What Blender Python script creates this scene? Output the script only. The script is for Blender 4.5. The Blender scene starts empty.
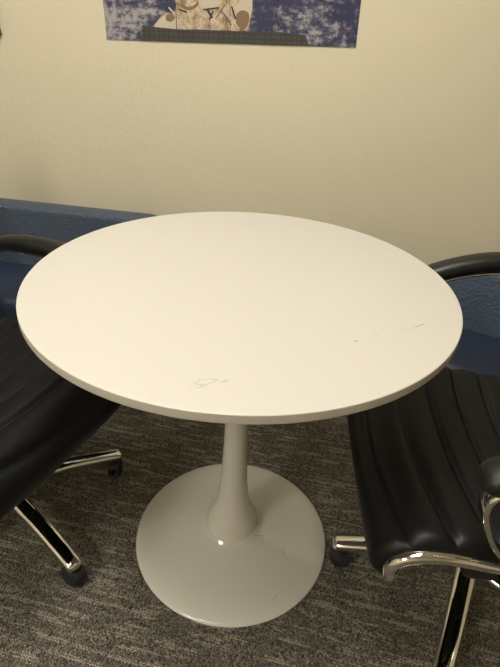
import bpy, bmesh, math, random
from mathutils import Vector, Matrix
R = math.radians
C = bpy.context.scene.collection
rnd = random.Random(4)

# ------------------------------------------------------------------ helpers
def tag(o, label=None, cat=None, group=None, kind=None):
    if label: o['label'] = label
    if cat: o['category'] = cat
    if group: o['group'] = group
    if kind: o['kind'] = kind
    return o

def empty(name, loc, rz=0, label=None, cat=None, group=None):
    o = bpy.data.objects.new(name, None); C.objects.link(o)
    o.location = loc; o.rotation_euler = (0, 0, rz); o.empty_display_size = .1
    return tag(o, label, cat, group)

def link(name, me, mats, parent=None, smooth=True, angle=None):
    if not isinstance(mats, (list, tuple)): mats = [mats]
    for m in mats: me.materials.append(m)
    if smooth:
        for p in me.polygons: p.use_smooth = True
        if angle: me.set_sharp_from_angle(angle=R(angle))
    o = bpy.data.objects.new(name, me); C.objects.link(o)
    if parent: o.parent = parent
    return o

def from_bm(name, bm, mats, parent=None, smooth=True, angle=40):
    bmesh.ops.recalc_face_normals(bm, faces=bm.faces)
    me = bpy.data.meshes.new(name); bm.to_mesh(me); bm.free()
    return link(name, me, mats, parent, smooth, angle)

def box_bm(bm, x0, x1, y0, y1, z0, z1, bevel=0, seg=3):
    r = bmesh.ops.create_cube(bm, size=1)
    vs = r['verts']
    for v in vs:
        v.co = Vector(((x0+x1)/2+v.co.x*(x1-x0), (y0+y1)/2+v.co.y*(y1-y0), (z0+z1)/2+v.co.z*(z1-z0)))
    if bevel:
        es = list({e for v in vs for e in v.link_edges})
        bmesh.ops.bevel(bm, geom=es, offset=bevel, segments=seg, profile=.5, affect='EDGES')

def lathe_bm(bm, prof, n=64, axis='z', c=(0, 0, 0)):
    rings = []
    for r, z in prof:
        if r < 1e-6: rings.append([bm.verts.new(vax(0, 0, z, axis, c))])
        else: rings.append([bm.verts.new(vax(r*math.cos(2*math.pi*i/n), r*math.sin(2*math.pi*i/n), z, axis, c)) for i in range(n)])
    for a, b in zip(rings, rings[1:]):
        for i in range(n):
            j = (i+1) % n
            if len(a) == 1 and len(b) == 1: continue
            if len(a) == 1: bm.faces.new((a[0], b[j], b[i]))
            elif len(b) == 1: bm.faces.new((a[i], a[j], b[0]))
            else: bm.faces.new((a[i], a[j], b[j], b[i]))

def vax(x, y, z, axis, c):
    if axis == 'y': x, y, z = x, z, y
    if axis == 'x': x, y, z = z, x, y
    return Vector((x+c[0], y+c[1], z+c[2]))

def catmull(pts, per=8, closed=False):
    P = [Vector(p) for p in pts]; out = []
    n = len(P)
    for i in range(n-1):
        p0 = P[i-1] if i > 0 else P[0]*2-P[1]
        p1, p2 = P[i], P[i+1]
        p3 = P[i+2] if i+2 < n else P[-1]*2-P[-2]
        for k in range(per):
            t = k/per
            out.append(.5*((2*p1)+(p2-p0)*t+(2*p0-5*p1+4*p2-p3)*t*t+(3*p1-p0-3*p2+p3)*t**3))
    out.append(P[-1]); return out

def sweep_bm(bm, path, side, half, n=20, power=2.0, round_ends=True):
    """sweep a superellipse along path; side = fixed side vector; half(t)->(half side, half normal)"""
    side = Vector(side).normalized(); rings = []
    L = [0]
    for a, b in zip(path, path[1:]): L.append(L[-1]+(b-a).length)
    items = []
    for i, p in enumerate(path):
        t = (path[min(i+1, len(path)-1)]-path[max(i-1, 0)]).normalized()
        items.append((p, t, L[i]/L[-1], 1.0))
    if round_ends:
        def cap(p, t, u, sgn):
            h = min(half(u)); res = []
            for k in range(1, 6):
                a = k/5*math.pi/2*.97
                res.append((p+t*(sgn*h*math.sin(a)), t, u, ('c', h, math.cos(a))))
            return res
        items = cap(path[0], items[0][1], 0, -1)[::-1]+items+cap(path[-1], items[-1][1], 1, 1)
    for p, t, u, s in items:
        sd = (side-t*side.dot(t)).normalized(); nm = sd.cross(t)
        a, b = half(u)
        if s != 1.0:
            h, cs = s[1], s[2]; a = a-h+h*cs; b = b-h+h*cs
        ring = []
        for k in range(n):
            an = 2*math.pi*k/n
            c, sn = math.cos(an), math.sin(an)
            ring.append(bm.verts.new(p+sd*(a*math.copysign(abs(c)**(2/power), c))+nm*(b*math.copysign(abs(sn)**(2/power), sn))))
        rings.append(ring)
    for a, b in zip(rings, rings[1:]):
        for k in range(n):
            j = (k+1) % n
            bm.faces.new((a[k], a[j], b[j], b[k]))
    bm.faces.new(rings[0][::-1]); bm.faces.new(rings[-1])

# ------------------------------------------------------------------ materials
def mat(name, col=(.5, .5, .5), rough=.5, metal=0, coat=0, spec=.5):
    m = bpy.data.materials.new(name); m.use_nodes = True
    b = m.node_tree.nodes['Principled BSDF']
    b.inputs['Base Color'].default_value = (*col, 1)
    b.inputs['Roughness'].default_value = rough
    b.inputs['Metallic'].default_value = metal
    b.inputs['Coat Weight'].default_value = coat
    b.inputs['Coat Roughness'].default_value = .05
    b.inputs['Specular IOR Level'].default_value = spec
    return m

class N:
    """tiny node-building helper"""
    def __init__(s, m): s.t = m.node_tree; s.b = s.t.nodes['Principled BSDF']
    def new(s, typ, **kw):
        n = s.t.nodes.new(typ)
        for k, v in kw.items(): setattr(n, k, v)
        return n
    def put(s, sock, v):
        if isinstance(v, bpy.types.NodeSocket): s.t.links.new(v, sock)
        else: sock.default_value = v
    def m(s, op, a, b=0.0, c=None):
        n = s.new('ShaderNodeMath', operation=op); s.put(n.inputs[0], a); s.put(n.inputs[1], b)
        if c is not None: s.put(n.inputs[2], c)
        return n.outputs[0]
    def clamp(s, a): return s.m('MINIMUM', s.m('MAXIMUM', a, 0.0), 1.0)
    def mix(s, f, a, b):
        n = s.new('ShaderNodeMix', data_type='RGBA'); s.put(n.inputs[0], f)
        s.put(n.inputs[6], a if isinstance(a, bpy.types.NodeSocket) else (*a, 1)); s.put(n.inputs[7], b if isinstance(b, bpy.types.NodeSocket) else (*b, 1)); return n.outputs[2]
    def coord(s, out='Object'): return s.new('ShaderNodeTexCoord').outputs[out]
    def mapping(s, vec, scale=(1, 1, 1), rot=(0, 0, 0), loc=(0, 0, 0)):
        n = s.new('ShaderNodeMapping'); s.t.links.new(vec, n.inputs[0])
        n.inputs['Scale'].default_value = scale; n.inputs['Rotation'].default_value = rot; n.inputs['Location'].default_value = loc
        return n.outputs[0]
    def noise(s, vec, scale, detail=2, rough=.5):
        n = s.new('ShaderNodeTexNoise'); s.t.links.new(vec, n.inputs['Vector'])
        n.inputs['Scale'].default_value = scale; n.inputs['Detail'].default_value = detail; n.inputs['Roughness'].default_value = rough
        return n.outputs['Fac']
    def voronoi(s, vec, scale, feature='F1'):
        n = s.new('ShaderNodeTexVoronoi', feature=feature); s.t.links.new(vec, n.inputs['Vector'])
        n.inputs['Scale'].default_value = scale; return n.outputs['Distance']
    def bump(s, h, strength, dist):
        n = s.new('ShaderNodeBump'); n.inputs['Strength'].default_value = strength; n.inputs['Distance'].default_value = dist
        s.put(n.inputs['Height'], h); s.t.links.new(n.outputs[0], s.b.inputs['Normal'])
    def xyz(s, vec):
        n = s.new('ShaderNodeSeparateXYZ'); s.t.links.new(vec, n.inputs[0]); return n.outputs
    def comb(s, x, y, z=0.0):
        n = s.new('ShaderNodeCombineXYZ'); s.put(n.inputs[0], x); s.put(n.inputs[1], y); s.put(n.inputs[2], z); return n.outputs[0]
    def ramp(s, f, stops):
        n = s.new('ShaderNodeValToRGB'); s.put(n.inputs[0], f); e = n.color_ramp.elements
        while len(e) < len(stops): e.new(.5)
        for k, (p, c) in enumerate(stops): e[k].position = p; e[k].color = (*c, 1)
        return n.outputs[0]
    def scratch(s, x, y, a, b, w):
        """mask of a thin worn segment a-b of half width w in the xy plane"""
        dx, dy = b[0]-a[0], b[1]-a[1]; L = math.hypot(dx, dy); ux, uy = dx/L, dy/L
        al = s.m('ADD', s.m('MULTIPLY', s.m('SUBTRACT', x, a[0]), ux), s.m('MULTIPLY', s.m('SUBTRACT', y, a[1]), uy))
        ac = s.m('ADD', s.m('MULTIPLY', s.m('SUBTRACT', x, a[0]), -uy), s.m('MULTIPLY', s.m('SUBTRACT', y, a[1]), ux))
        over = s.m('SUBTRACT', al, s.m('MINIMUM', s.m('MAXIMUM', al, 0.0), L))
        d = s.m('SQRT', s.m('ADD', s.m('MULTIPLY', over, over), s.m('MULTIPLY', ac, ac)))
        return s.clamp(s.m('SUBTRACT', 1.0, s.m('DIVIDE', d, w)))

# wall paint: warm tan, orange-peel
def paint(name, col):
    m = mat(name, col, .62); k = N(m); o = k.coord()
    k.bump(k.m('ADD', k.noise(o, 95, 3), k.m('MULTIPLY', k.noise(o, 30, 2), 1.0)), .22, .004)
    return m
WALL = paint('tan_wall_paint', (.69, .635, .485))
CEIL = paint('ceiling_tile_white', (.80, .77, .70))

# carpet: dark taupe loop with pale zigzag dashes running in rows
CARPET = mat('taupe_loop_carpet', (.08, .07, .06), .95, spec=.1); k = N(CARPET)
o = k.mapping(k.coord(), rot=(0, 0, R(3)))
x, y, z = k.xyz(o)
tri = k.m('PINGPONG', x, .0038)
v = k.m('ADD', y, k.m('MULTIPLY', tri, .95))
fr = k.m('PINGPONG', k.m('DIVIDE', v, .0060), .5)
vn = k.new('ShaderNodeTexVoronoi'); vn.inputs['Randomness'].default_value = .55; k.t.links.new(k.comb(k.m('MULTIPLY', x, 340.0), k.m('MULTIPLY', v, 333.33)), vn.inputs['Vector']); vn.inputs['Scale'].default_value = 1
cell = k.xyz(vn.outputs['Color'])[0]
rows = k.noise(k.comb(k.m('MULTIPLY', x, 10.0), k.m('MULTIPLY', y, 80.0)), 1, 2)
msk = k.clamp(k.m('MULTIPLY', k.m('SUBTRACT', k.m('ADD', rows, k.m('MULTIPLY', cell, .16)), .60), 9.0))
msk = k.m('MULTIPLY', msk, k.clamp(k.m('MULTIPLY', k.m('SUBTRACT', fr, .20), 7.0)))
base = k.mix(cell, (.040, .036, .030), (.255, .230, .192))
colr = k.mix(k.m('MULTIPLY', msk, .75), base, (.60, .55, .46))
k.t.links.new(colr, k.b.inputs['Base Color'])
k.bump(k.m('ADD', fr, cell), .8, .003)

# table laminate with scuffs
TOPM = mat('white_laminate', (.60, .572, .525), .42); k = N(TOPM); o = k.coord(); x, y, z = k.xyz(o)
nz = k.noise(o, 160, 3); nb = k.noise(o, 12, 2)
marks = []
SCR = []   # filled below as (a, b, half width, weight)
SCR += [((.181, -.2054), (.1838, -.205), .0026, .9), ((.2104, -.1875), (.2189, -.1835), .0017, .45), ((.2051, -.1999), (.2214, -.1952), .0013, .35),
        ((.2639, -.1664), (.3047, -.1394), .0011, .4), ((.2886, -.151), (.3047, -.1394), .0016, .75)]
LOOP = [(-.0535, -.337), (-.044, -.3272), (-.0283, -.3235), (-.0202, -.325), (-.0326, -.335), (-.0447, -.3448), (-.0529, -.3413), (-.0535, -.337)]
SCR += [(a, b, .0018, .34) for a, b in zip(LOOP, LOOP[1:])]
SCR += [((-.0283, -.3235), (-.0069, -.3238), .0016, .3), ((-.0145, -.329), (-.0069, -.3245), .0022, .45), ((-.050, -.336), (-.036, -.338), .003, .3), ((-.024, -.327), (-.016, -.329), .0016, .3)]
tot = 0.0
for a, b, w, wt in SCR:
    tot = k.m('MAXIMUM', tot, k.m('MULTIPLY', k.scratch(x, y, a, b, w), wt))
tot = k.clamp(k.m('MULTIPLY', tot, k.clamp(k.m('MULTIPLY', k.m('SUBTRACT', nz, .30), 4.5))))
k.t.links.new(k.mix(tot, (.60, .572, .525), (.15, .12, .09)), k.b.inputs['Base Color'])
EDGE = mat('laminate_edge', (.56, .53, .48), .45)

# glossy base lacquer with scuffs
BASEM = mat('white_gloss_lacquer', (.70, .68, .65), .06, coat=.5); k = N(BASEM); o = k.coord(); x, y, z = k.xyz(o)
SC2 = [((.0593, -.041), (.0797, -.0338), .0015, .6), ((.0797, -.0338), (.0773, -.0534), .0013, .5), ((.1331, -.0537), (.1324, -.0791), .0014, .55),
       ((.1065, -.1838), (.1159, -.1711), .0015, .5), ((-.158, .0245), (-.1312, .0425), .0015, .35), ((-.160, .012), (-.145, .022), .0013, .3)]
tot = 0.0; nz = k.noise(o, 140, 3)
for a, b, w, wt in SC2: tot = k.m('MAXIMUM', tot, k.m('MULTIPLY', k.scratch(x, y, a, b, w), wt))
tot = k.clamp(k.m('MULTIPLY', tot, k.clamp(k.m('MULTIPLY', k.m('SUBTRACT', nz, .3), 5.0))))
k.t.links.new(k.mix(tot, (.72, .70, .655), (.12, .10, .09)), k.b.inputs['Base Color'])

CHROME = mat('polished_chrome', (.72, .70, .66), .07, 1)
PLASTIC = mat('black_plastic', (.012, .012, .013), .38)
WHEELM = mat('caster_rubber', (.016, .017, .022), .45)
def leather(name, col, rough, scale, strength, dist):
    m = mat(name, col, rough, spec=.28 if col[2] < .02 else .5); k = N(m); o = k.coord()
    k.bump(k.m('ADD', k.voronoi(o, scale), k.m('MULTIPLY', k.noise(o, scale*.12, 2), .8)), strength, dist)
    return m
BLACK = leather('black_leather', (.0045, .0045, .005), .44, 420, .12, .001)
PAD = mat('arm_pad_black', (.008, .008, .008), .42)
BLUEG = leather('pebbled_blue_leather', (.044, .066, .105), .42, 210, .9, .0032)
BLUES = leather('smooth_blue_leather', (.016, .027, .060), .5, 300, .1, .001)
BLUEX = leather('coarse_blue_leather', (.065, .098, .150), .42, 130, .8, .0026)
METAL = mat('dark_steel', (.05, .05, .05), .4, .8)

# ------------------------------------------------------------------ room
YAW = math.atan2(-.149, .989)      # the room is turned a little against the camera
nrm = Vector((.149, .989, 0)).normalized(); uu = Vector((.989, -.149, 0)).normalized()
room_o = nrm*.80
def room(u, n, z=0): return uu*u+nrm*n+Vector((0, 0, z))
U0, U1, N0, N1, H = -2.3, 2.0, -3.2, .80, 2.62

def slab(name, u0, u1, n0, n1, z0, z1, m):
    bm = bmesh.new(); box_bm(bm, u0, u1, n0, n1, z0, z1)
    o = from_bm(name, bm, m, None, smooth=False); o.rotation_euler = (0, 0, YAW)
    return tag(o, kind='structure')
slab('floor', U0, U1, N0, N1, -.05, 0, CARPET)
slab('ceiling', U0, U1, N0, N1, H, H+.05, CEIL)
slab('wall_back', U0-.1, U1+.1, N1, N1+.1, -.05, H+.05, WALL)
slab('wall_front', U0-.1, U1+.1, N0-.1, N0, -.05, H+.05, WALL)
slab('wall_left', U0-.1, U0, N0, N1, -.05, H+.05, WALL)
slab('wall_right', U1, U1+.1, N0, N1, -.05, H+.05, WALL)
BBM = mat('black_vinyl_base', (.02, .02, .02), .5)
slab('baseboard_back', U0, U1, N1-.008, N1, 0, .10, BBM)

# ceiling lights (recessed troffers)
LENS = mat('lit_lens', (.9, .9, .9), .5)
LENS.node_tree.nodes['Principled BSDF'].inputs['Emission Color'].default_value = (1, .95, .84, 1)
LENS.node_tree.nodes['Principled BSDF'].inputs['Emission Strength'].default_value = 18.5
WMET = mat('white_enamel', (.8, .8, .78), .4)
def troffer(u, n, w, d, label):
    p = room(u, n, H)
    t = empty('ceiling_light', p, YAW, label, 'ceiling light', 'recessed ceiling lights')
    bm = bmesh.new()
    for a in ((-w/2-.03, w/2+.03, -d/2-.03, -d/2), (-w/2-.03, w/2+.03, d/2, d/2+.03), (-w/2-.03, -w/2, -d/2, d/2), (w/2, w/2+.03, -d/2, d/2)):
        box_bm(bm, *a, -.022, 0)
    from_bm('frame', bm, WMET, t, smooth=False)
    bm = bmesh.new(); box_bm(bm, -w/2, w/2, -d/2, d/2, -.012, -.001)
    from_bm('diffuser', bm, LENS, t, smooth=False)
troffer(-.25, -.42, .6, 1.2, 'long white ceiling light panel over the round table')
troffer(-1.3, -2.3, .6, 1.2, 'long white ceiling light panel behind the viewer, far left')

# ------------------------------------------------------------------ table
T = empty('tulip_table', (0, 0, 0), 0, 'round white pedestal table with scuffed top and glossy disc base', 'table')
RT = .3945
bm = bmesh.new()
lathe_bm(bm, [(0, .725), (RT-.003, .7250), (RT-.0016, .7250), (RT-.0004, .7255), (RT, .7265), (RT, .7275), (RT, .7385), (RT, .7392), (RT-.0003, .7400), (RT-.0012, .7405), (RT-.003, .7405), (RT-.02, .7405), (0, .7405)], 160)
top = from_bm('tabletop', bm, [TOPM, EDGE], T, angle=50)
for p in top.data.polygons:
    if p.center.z < .7385: p.material_index = 1
bm = bmesh.new()
RB = .2464
lathe_bm(bm, [(0, 0), (RB-.004, 0), (RB-.001, .0015), (RB, .004), (RB-.001, .0065), (RB-.005, .0085), (RB-.03, .0140), (.18, .0205), (.14, .0300), (.11, .0380), (.090, .0440), (.078, .0485), (.0715, .0525), (.068, .0575), (.064, .058), (0, .058)], 160)
from_bm('base', bm, BASEM, T, angle=50)
bm = bmesh.new()
prof = [(.0672, .0560), (.0655, .0585), (.0645, .062), (.0635, .067), (.0615, .075), (.0585, .084), (.0545, .095), (.0495, .108), (.0445, .122), (.0398, .140), (.0362, .165),
        (.0332, .200), (.0306, .245), (.0284, .30), (.0264, .37), (.0248, .45), (.0240, .54), (.0245, .61), (.028, .655), (.038, .688), (.056, .714), (.075, .725), (0, .725)]
lathe_bm(bm, prof, 96)
from_bm('pedestal', bm, BASEM, T, angle=60)

# ------------------------------------------------------------------ office chairs
def ribbed_slab(name, ctrl, width, thick, pitch, m, parent, bow=.02, upturn=.014, s_off=0.0, depth=.010, taper=0):
    """padded slab with cross channels: path in x-z, width along y"""
    path = catmull([(a, 0, b) for a, b in ctrl], 30)
    L = [0]
    for a, b in zip(path, path[1:]): L.append(L[-1]+(b-a).length)
    tot = L[-1]; NS = int(tot/.0045); NY = 28
    def at(s):
        s = max(0, min(tot, s))
        for i in range(len(L)-1):
            if L[i+1] >= s: break
        t = (s-L[i])/max(1e-9, L[i+1]-L[i]); p = path[i].lerp(path[i+1], t)
        tg = (path[min(i+2, len(path)-1)]-path[max(i-1, 0)]).normalized()
        return p, tg, Vector((tg.z, 0, -tg.x))
    bm = bmesh.new(); topv = []; botv = []
    for i in range(NS+1):
        s = tot*i/NS; rt = []; rb = []
        for j in range(NY+1):
            q = -1+2*j/NY
            q = math.copysign(1-(1-abs(q))**1.6, q)           # crowd the edges
            yy = q*width/2*(1-taper*max(0, s/tot-.3)/.7)
            ss = s+bow*(q*q-.35)*(1 if s > 0 else 0)*min(1, s/.05)*min(1, (tot-s)/.04)
            p, tg, nm = at(ss)
            e = min(1, (1-abs(q))/.10); er = math.sqrt(max(0, 1-(1-e)**2))
            es = min(1, min(s, tot-s)/.016); er2 = math.sqrt(max(0, 1-(1-es)**2))
            f = er*er2
            ph = ((s-s_off)/pitch) % 1.0
            d = min(ph, 1-ph)*pitch
            groove = math.exp(-(d/.0045)**1.2)*depth
            puff = .005*math.sin(math.pi*ph)
            lift = Vector((0, 0, upturn*abs(q)**2.5))
            top_ = p+nm*(thick*.5*f+(puff-groove*min(1, e*1.3))*f)+Vector((0, yy, 0))+lift
            bot_ = p-nm*(thick*.5*f)+Vector((0, yy, 0))+lift
            rt.append(bm.verts.new(top_)); rb.append(bm.verts.new(bot_))
        topv.append(rt); botv.append(rb)
    for i in range(NS):
        for j in range(NY):
            bm.faces.new((topv[i][j], topv[i+1][j], topv[i+1][j+1], topv[i][j+1]))
            bm.faces.new((botv[i][j], botv[i][j+1], botv[i+1][j+1], botv[i+1][j]))
    bmesh.ops.remove_doubles(bm, verts=bm.verts, dist=.0002)
    return from_bm(name, bm, m, parent, angle=None)

def make_chair():
    t = empty('office_chair', (0, 0, 0))
    # seat: front edge first
    seat = ribbed_slab('seat', [(.306, .376), (.308, .405), (.292, .432), (.250, .447), (.19, .447), (.10, .437), (0, .430), (-.10, .430), (-.19, .440)],
                       .53, .052, .064, BLACK, t, bow=.022, s_off=.060, taper=.10)
    ribbed_slab('backrest', [(-.385, 1.07), (-.375, .98), (-.350, .84), (-.322, .72), (-.290, .60), (-.262, .53), (-.235, .475)],
                .47, .05, .064, BLACK, t, bow=.02, upturn=0)
    for s in (-1, 1):
        bm = bmesh.new()
        pts = [(-.40, 1.04), (-.375, .86), (-.335, .70), (-.290, .56), (-.235, .465), (-.16, .430), (-.05, .418), (.05, .424), (.14, .441), (.21, .456), (.258, .457),
               (.294, .445), (.310, .424), (.309, .404)]
        sweep_bm(bm, catmull([(a, s*(.262-.034*min(1, max(0, (.17-a)/.25))), b) for a, b in pts], 7), (0, 1, 0), lambda u: (.0135, .0105), 16, 2.4)
        from_bm('side_rail', bm, CHROME, t, angle=None)
        bm = bmesh.new()
        pts = [(-.235, .475), (-.240, .56), (-.222, .655), (-.17, .698), (-.08, .709), (.03, .706), (.11, .688), (.165, .660), (.198, .636), (.204, .610), (.192, .575), (.165, .525), (.125, .480), (.07, .446)]
        sweep_bm(bm, catmull([(a, s*.292-s*max(0, (.60-b))*.13, b) for a, b in pts], 7), (0, 1, 0), lambda u: (.0150, .0055), 16, 2.6)
        fr = from_bm('arm_frame', bm, CHROME, t, angle=None)
        bm = bmesh.new()
        pts = [(-.19, .706), (-.14, .722), (-.06, .732), (.03, .730), (.10, .714), (.16, .690), (.205, .662)]
        sweep_bm(bm, catmull([(a, s*.292, b) for a, b in pts], 8), (0, 1, 0), lambda u: (.026, .0195), 20, 2.4)
        from_bm('arm_pad', bm, PAD, fr, angle=None)
    # under-seat mounting
    bm = bmesh.new()
    box_bm(bm, -.10, .13, -.085, .085, .345, .400, .018)
    box_bm(bm, .045, .130, -.205, .205, .315, .390, .018)
    box_bm(bm, -.13, -.07, -.235, .235, .376, .402, .010)
    from_bm('seat_mount', bm, PLASTIC, t, angle=50)
    bm = bmesh.new()
    sweep_bm(bm, catmull([(.04, .07, .365), (.045, .14, .358), (.05, .20, .352)], 6), (1, 0, 0), lambda u: (.006, .005), 10)
    sweep_bm(bm, catmull([(.05, .19, .352), (.052, .235, .347)], 6), (1, 0, 0), lambda u: (.026, .012), 14, 3)
    from_bm('tilt_lever', bm, PLASTIC, t, angle=50)
    bm = bmesh.new(); lathe_bm(bm, [(0, .10), (.027, .10), (.027, .262), (.022, .268), (0, .268)], 32); 
    from_bm('lift_sleeve', bm, PLASTIC, t, angle=50)
    bm = bmesh.new(); lathe_bm(bm, [(0, .22), (.0145, .22), (.0145, .35), (0, .35)], 24)
    from_bm('gas_lift', bm, CHROME, t, angle=50)
    bm = bmesh.new(); lathe_bm(bm, [(0, .076), (.038, .076), (.046, .084), (.047, .118), (.040, .130), (.030, .134), (0, .134)], 40)
    from_bm('hub', bm, CHROME, t, angle=50)
    legs = []
    for i in range(5):
        bm = bmesh.new()
        sweep_bm(bm, catmull([(.030, 0, .106), (.10, 0, .1045), (.17, 0, .098), (.24, 0, .084), (.298, 0, .070)], 8), (0, 1, 0),
                 lambda u: (.0235-.0045*u, .0170-.003*u), 24, 2.7)
        lg = from_bm('leg', bm, CHROME, t, angle=None)
        bm = bmesh.new()                                        # twin-wheel caster
        for s in (-1, 1):
            lathe_bm(bm, [(0, .003), (.021, .003), (.0255, .006), (.0262, .0105), (.0255, .015), (.021, .018), (0, .0185)], 28, 'y', (0, 0, .0262))
            for v in bm.verts:
                if not v.tag:
                    if s < 0: v.co.y = -v.co.y
                    v.tag = True
        n0 = len(bm.verts)
        sweep_bm(bm, [Vector((.028*math.cos(a), 0, .0262+.028*math.sin(a))) for a in [R(d) for d in range(-5, 150, 8)]], (0, 1, 0), lambda u: (.014, .003), 10, 3)
        lathe_bm(bm, [(0, .046), (.008, .046), (.008, .066), (0, .066)], 16, 'z', (.012, 0, 0))
        cs = from_bm('caster', bm, WHEELM, lg, angle=40)
        cs.location = (.290, 0, 0)
        legs.append(lg)
    return t

def kids(o): return [c for c in bpy.data.objects if c.parent == o]
def copy_tree(o, parent=None):
    c = o.copy(); C.objects.link(c); c.parent = parent
    for ch in kids(o):
        if ch != c: copy_tree(ch, c)
    return c

def pose_chair(t, x, y, yaw, first_leg, drop, swivel, arm_drop=0, back=0, arm_back=0):
    t.location = (x, y, 0); t.rotation_euler = (0, 0, R(yaw)); i = 0
    for ch in kids(t):
        nm = ch.name.split('.')[0]
        if nm == 'leg':
            ch.rotation_euler = (0, 0, R(first_leg+72*i-yaw))
            for c in kids(ch): c.rotation_euler = (0, 0, R(swivel[i]))
            i += 1
        if nm in ('seat', 'backrest', 'side_rail'): ch.location.x = back
        if nm == 'arm_frame': ch.location.x = arm_back
        if nm != 'leg' and nm not in ('hub', 'lift_sleeve'):
            ch.location.z = drop+(arm_drop if nm == 'arm_frame' else 0)

c1 = make_chair()
c2 = copy_tree(c1)
pose_chair(c1, .558, -.115, 177.5, 170, 0, (120, -60, 30, 200, 80), 0, -.026, -.006)
tag(c1, 'black ribbed leather office chair with chrome arms, right of the table', 'office chair', 'black leather swivel chairs')
pose_chair(c2, -.592, .025, -21, 34, -.015, (60, 30, 110, -40, 10), -.064, -.048, .012)
tag(c2, 'black leather swivel chair turned to the table from the left, mostly out of view', 'office chair', 'black leather swivel chairs')
# second chair: legs at 29, -43 ...: order handled by first_leg + 72 i

# ------------------------------------------------------------------ blue lounge chairs
def lounge(name, loc, rz, label, w, zs, zb, depth, grain, concave, tback, seatm):
    t = empty(name, loc, rz, label, 'lounge chair', 'blue leather lounge chairs')
    # back: x across, rear face at y = 0, seat towards -y
    bm = bmesh.new()
    NX, NZ = 40, 24; z0 = zs-.06; h = zb-z0; rc = .030; rings = {}
    def curve(x): return -concave*(2*x/w)**2
    # front, back surfaces as a closed rounded slab
    grid = {}
    for side in (0, 1):
        for i in range(NX+1):
            for j in range(NZ+1):
                q = -1+2*i/NX; r_ = j/NZ
                x_ = math.copysign(1-(1-abs(q))**1.5, q)*w/2; z_ = r_**.8*h if False else (1-(1-r_)**1.5)*h
                # rounded upper corners of the outline
                ex = abs(x_)-(w/2-rc*1.5); ez = z_-(h-rc)
                if ex > 0 and ez > 0:
                    zlim = (h-rc)+rc*math.sqrt(max(0, 1-(ex/(rc*1.5))**2)); z_ = (h-rc)+(z_-(h-rc))*(zlim-(h-rc))/rc
                d = min(w/2-abs(x_), h-z_ if ex <= 0 else max(0, (h-z_)))
                dd = min(w/2-abs(x_), (1-r_)*h)
                e = min(1, max(0, dd)/.028); f = math.sqrt(max(0, 1-(1-e)**2))
                mid = -tback/2-.03*(1-z_/h)*1.0+curve(x_)
                y_ = mid+(-1 if side == 0 else 1)*tback/2*f
                grid[side, i, j] = bm.verts.new((x_, y_, z0+z_))
    for side in (0, 1):
        for i in range(NX):
            for j in range(NZ):
                bm.faces.new([grid[side, a, b] for a, b in ((i, j), (i+1, j), (i+1, j+1), (i, j+1))])
    for i in range(NX):
        bm.faces.new([grid[0, i, 0], grid[1, i, 0], grid[1, i+1, 0], grid[0, i+1, 0]])
    bmesh.ops.remove_doubles(bm, verts=bm.verts, dist=.0004)
    from_bm('backrest', bm, grain, t, angle=None)
    bm = bmesh.new(); box_bm(bm, -w/2, w/2, -depth, -.03, zs-.11, zs, .03, 5)
    from_bm('seat_cushion', bm, seatm, t, angle=None)
    bm = bmesh.new(); box_bm(bm, -w/2+.02, w/2-.02, -depth+.02, -.05, zs-.16, zs-.112, .006, 2)
    from_bm('seat_frame', bm, METAL, t, angle=40)
    for sx in (-1, 1):
        for yy in (-depth+.05, -.09):
            bm = bmesh.new(); lathe_bm(bm, [(0, 0), (.011, 0), (.017, zs-.16), (0, zs-.16)], 16, 'z', (sx*(w/2-(.20 if w > .6 else .06)), yy, 0))
            from_bm('leg', bm, METAL, t, angle=40)
    return t
WL = .80
pr = Vector((-.262, .655, 0))
lounge('lounge_chair', pr-uu*(WL/2), YAW, 'wide blue leather lounge chair with pebbled straight back, behind the left office chair', WL, .455, .637, .325, BLUEG, 0.0, .075, BLUES)
fd = Vector((.57, .82, 0)).normalized()
pc = Vector((.815, .41, 0))+fd*.05
lounge('lounge_chair', pc, math.atan2(-fd.x, fd.y), 'small angled blue leather lounge chair with curved back, seen under the right office chair armrest', .50, .405, .585, .34, BLUEX, .05, .07, BLUES)

# ------------------------------------------------------------------ poster and picture
def wallobj(name, u, z, tilt, label, cat):
    o = empty(name, room(u, N1, z), 0, label, cat)
    o.rotation_euler = (0, 0, YAW)
    return o
SEA = mat('poster_sea_and_cloud', (.02, .03, .1), .45); k = N(SEA); o = k.coord()
w1 = k.noise(k.mapping(o, (6, 6, 15), rot=(0, R(-12), 0)), 1, 6, .68)
w2 = k.noise(k.mapping(o, (38, 38, 50)), 1, 4, .7)
big = k.noise(k.mapping(o, (3.2, 3, 5.0), loc=(.3, .1, .55)), 1, 2)
f = k.clamp(k.m('MULTIPLY', k.m('SUBTRACT', k.m('ADD', k.m('ADD', k.m('ADD', k.m('MULTIPLY', w1, .8), k.m('MULTIPLY', k.clamp(k.m('SUBTRACT', .30, k.xyz(o)[0])), .45)), k.m('MULTIPLY', w2, .75)), k.m('MULTIPLY', big, .5)), 1.015), 5.0))
k.t.links.new(k.ramp(f, [(0, (.026, .030, .080)), (.35, (.085, .085, .14)), (1, (.38, .35, .38))]), k.b.inputs['Base Color'])
SUIT = mat('poster_suit_cloth', (.5, .4, .3), .45); k = N(SUIT); o = k.coord()
f = k.noise(k.mapping(o, (42, 42, 34), loc=(.2, 0, .4)), 1, 5, .7)
k.t.links.new(k.ramp(f, [(.32, (.14, .09, .06)), (.45, (.40, .29, .19)), (.6, (.60, .50, .38)), (.75, (.66, .60, .50))]), k.b.inputs['Base Color'])
SUITL = mat('poster_suit_pale', (.55, .49, .40), .45)
SUITB = mat('poster_suit_brown', (.22, .14, .08), .45)
INK = mat('poster_ink_line', (.03, .03, .045), .45)
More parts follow.
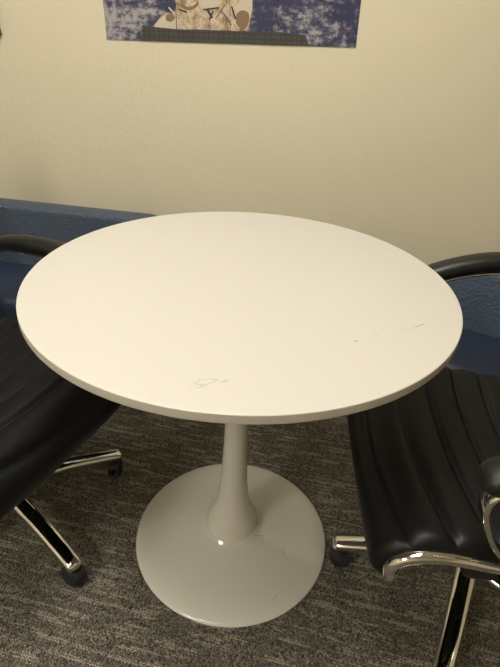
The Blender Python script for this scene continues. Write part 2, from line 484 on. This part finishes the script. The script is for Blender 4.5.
STRIP = mat('poster_grey_grid', (.05, .05, .05), .45); k = N(STRIP); o = k.coord(); x, y, z = k.xyz(o)
gx = k.m('LESS_THAN', k.m('PINGPONG', x, .0075), .0012); gz = k.m('LESS_THAN', k.m('PINGPONG', z, .0065), .0012)
g = k.m('MAXIMUM', gx, gz)
k.t.links.new(k.mix(k.m('MULTIPLY', g, .7), k.mix(k.noise(o, 40, 2), (.030, .030, .032), (.080, .076, .070)), (.018, .018, .018)), k.b.inputs['Base Color'])

PW, PH = .737, .98
pm = [SEA, STRIP, SUIT, SUITL, SUITB, INK]
bm = bmesh.new(); box_bm(bm, 0, PW, -.0016, -.0002, 0, PH)
for f_ in bm.faces: f_.material_index = 0
lay = [0]
def shape(pts, mi, smooth=True):
    """printed patch: points in photo pixels -> poster plane"""
    lay[0] += 1; y_ = -.0016-.00006*lay[0]
    q = [((px-107)/249*PW, (40+8*(px-107)/249-py)/400+.0005) for px, py in pts]
    if smooth:
        n_ = len(q); P = [Vector((a, b, 0)) for a, b in q]; out = []
        for i in range(n_):
            p0, p1, p2, p3 = P[i-1], P[i], P[(i+1) % n_], P[(i+2) % n_]
            for kk in range(5):
                t = kk/5; out.append(.5*((2*p1)+(p2-p0)*t+(2*p0-5*p1+4*p2-p3)*t*t+(3*p1-p0-3*p2+p3)*t**3))
        q = [(v_.x, v_.y) for v_ in out]
    q = [(min(max(a, .0005), PW-.0005), min(max(b, .0005), PH-.0005)) for a, b in q]
    f_ = bm.faces.new([bm.verts.new((a, y_, b)) for a, b in q]); f_.material_index = mi
# suited figure working above the sea
shape([(158, 29), (163, 20), (172, 13), (178, 15), (181, 3), (178, -20), (186, -60), (182, -110), (196, -150), (232, -150), (252, -110), (248, -60), (255, -20), (254, 5), (254, 20), (250, 31), (230, 31), (200, 30), (180, 30)], 2)
shape([(158, 28), (166, 18), (176, 14), (183, 20), (181, 28), (170, 29)], 3)
shape([(171, 16), (176, 14), (180, 18), (176, 22), (171, 21)], 4)
shape([(184, 28), (186, 20), (196, 12), (208, 11), (212, 18), (207, 26), (196, 28)], 2)
shape([(187, -4), (198, -10), (205, -2), (203, 7), (195, 11), (187, 8)], 4)
shape([(189, -4), (198, -8), (203, -2), (201, 5), (194, 8), (189, 5)], 2)
shape([(205, -3), (222, -6), (226, 2), (221, 8), (208, 9), (204, 5)], 3)
shape([(205, 26), (215, 22), (226, 24), (234, 28), (232, 31), (208, 30)], 2)
shape([(241, 8), (247, 0), (254, -4), (256, 8), (254, 20), (250, 28), (243, 28), (239, 20)], 3)
shape([(240, 18), (245, 12), (252, 14), (253, 22), (249, 30), (243, 31)], 4)
for a, b, wd, mi in (((181, 4), (181, 30), .8, 5), ((234, -6), (235, 31), .8, 4), ((212, 10), (217, 19), 2.2, 5), ((218, 12), (214, 21), 1.5, 5), ((220, 20), (230, 6), 1.2, 4),
                     ((228, 10), (244, 30), 1.2, 3), ((226, 12), (236, 26), 1.0, 5), ((208, 11), (224, 9), 1.2, 5), ((184, 10), (192, 13), 1.2, 5), ((236, 8), (240, 20), 1.6, 5), ((174, 8), (179, 14), 1.6, 3)):
    dx, dy = b[0]-a[0], b[1]-a[1]; L_ = math.hypot(dx, dy); nx, ny = -dy/L_*wd/2, dx/L_*wd/2
    shape([(a[0]+nx, a[1]+ny), (b[0]+nx, b[1]+ny), (b[0]-nx, b[1]-ny), (a[0]-nx, a[1]-ny)], mi, False)
shape([(196, -150), (192, -190), (214, -212), (238, -190), (232, -150)], 3)      # helmet
shape([(201, -160), (200, -185), (214, -198), (230, -185), (227, -160)], 5)      # dark visor
shape([(146, 26), (180, 29.5), (215, 31.5), (250, 32), (285, 33), (308, 36), (312, 47), (270, 46), (200, 44), (144, 42)], 1, False)
post = wallobj('poster', -.584, 1.089, 0, 'large blue poster of a white-suited astronaut above clouds and sea', 'poster')
pp = from_bm('print', bm, pm, post, smooth=False); pp.rotation_euler = (0, R(-1.4), 0)

FRM = mat('dark_brown_frame', (.05, .03, .015), .4)
pic = wallobj('framed_picture', -.927-.50, 1.083, 0, 'dark framed picture on the wall left of the poster, only its corner showing', 'picture')
bm = bmesh.new()
for a in ((0, .5, 0, .02), (0, .5, .68, .70), (0, .02, .02, .68), (.48, .5, .02, .68)): box_bm(bm, a[0], a[1], -.02, -.0005, a[2], a[3], .003, 2)
from_bm('frame', bm, FRM, pic, angle=40)
bm = bmesh.new(); box_bm(bm, .02, .48, -.008, -.002, .02, .68)
from_bm('picture_sheet', bm, SEA, pic, smooth=False)

# ------------------------------------------------------------------ camera, world, view
cd = bpy.data.cameras.new('camera'); cam = bpy.data.objects.new('camera', cd); C.objects.link(cam)
cd.sensor_fit = 'VERTICAL'; cd.sensor_height = 24; cd.lens = 24*510/667; cd.clip_start = .02
pi_, ro = .5443, .0557
F = Vector((0, math.cos(pi_), -math.sin(pi_))); Rr = Vector((1, 0, 0)); Up = Rr.cross(F)
c_, s_ = math.cos(ro), math.sin(ro)
R2 = Rr*c_+Up*s_; U2 = Up*c_-Rr*s_
M = Matrix((R2, U2, -F)).transposed().to_4x4(); M.translation = Vector((.0191, -.8752, 1.1489))
cam.matrix_world = M
sc = bpy.context.scene; sc.camera = cam
w = bpy.data.worlds.new('room_ambient'); sc.world = w; w.use_nodes = True
w.node_tree.nodes['Background'].inputs[0].default_value = (.5, .45, .38, 1)
w.node_tree.nodes['Background'].inputs[1].default_value = .1
sc.view_settings.view_transform = 'Standard'; sc.view_settings.look = 'None'
sc.view_settings.gamma = 1; sc.view_settings.exposure = 0.0; sc.view_settings.use_curve_mapping = False
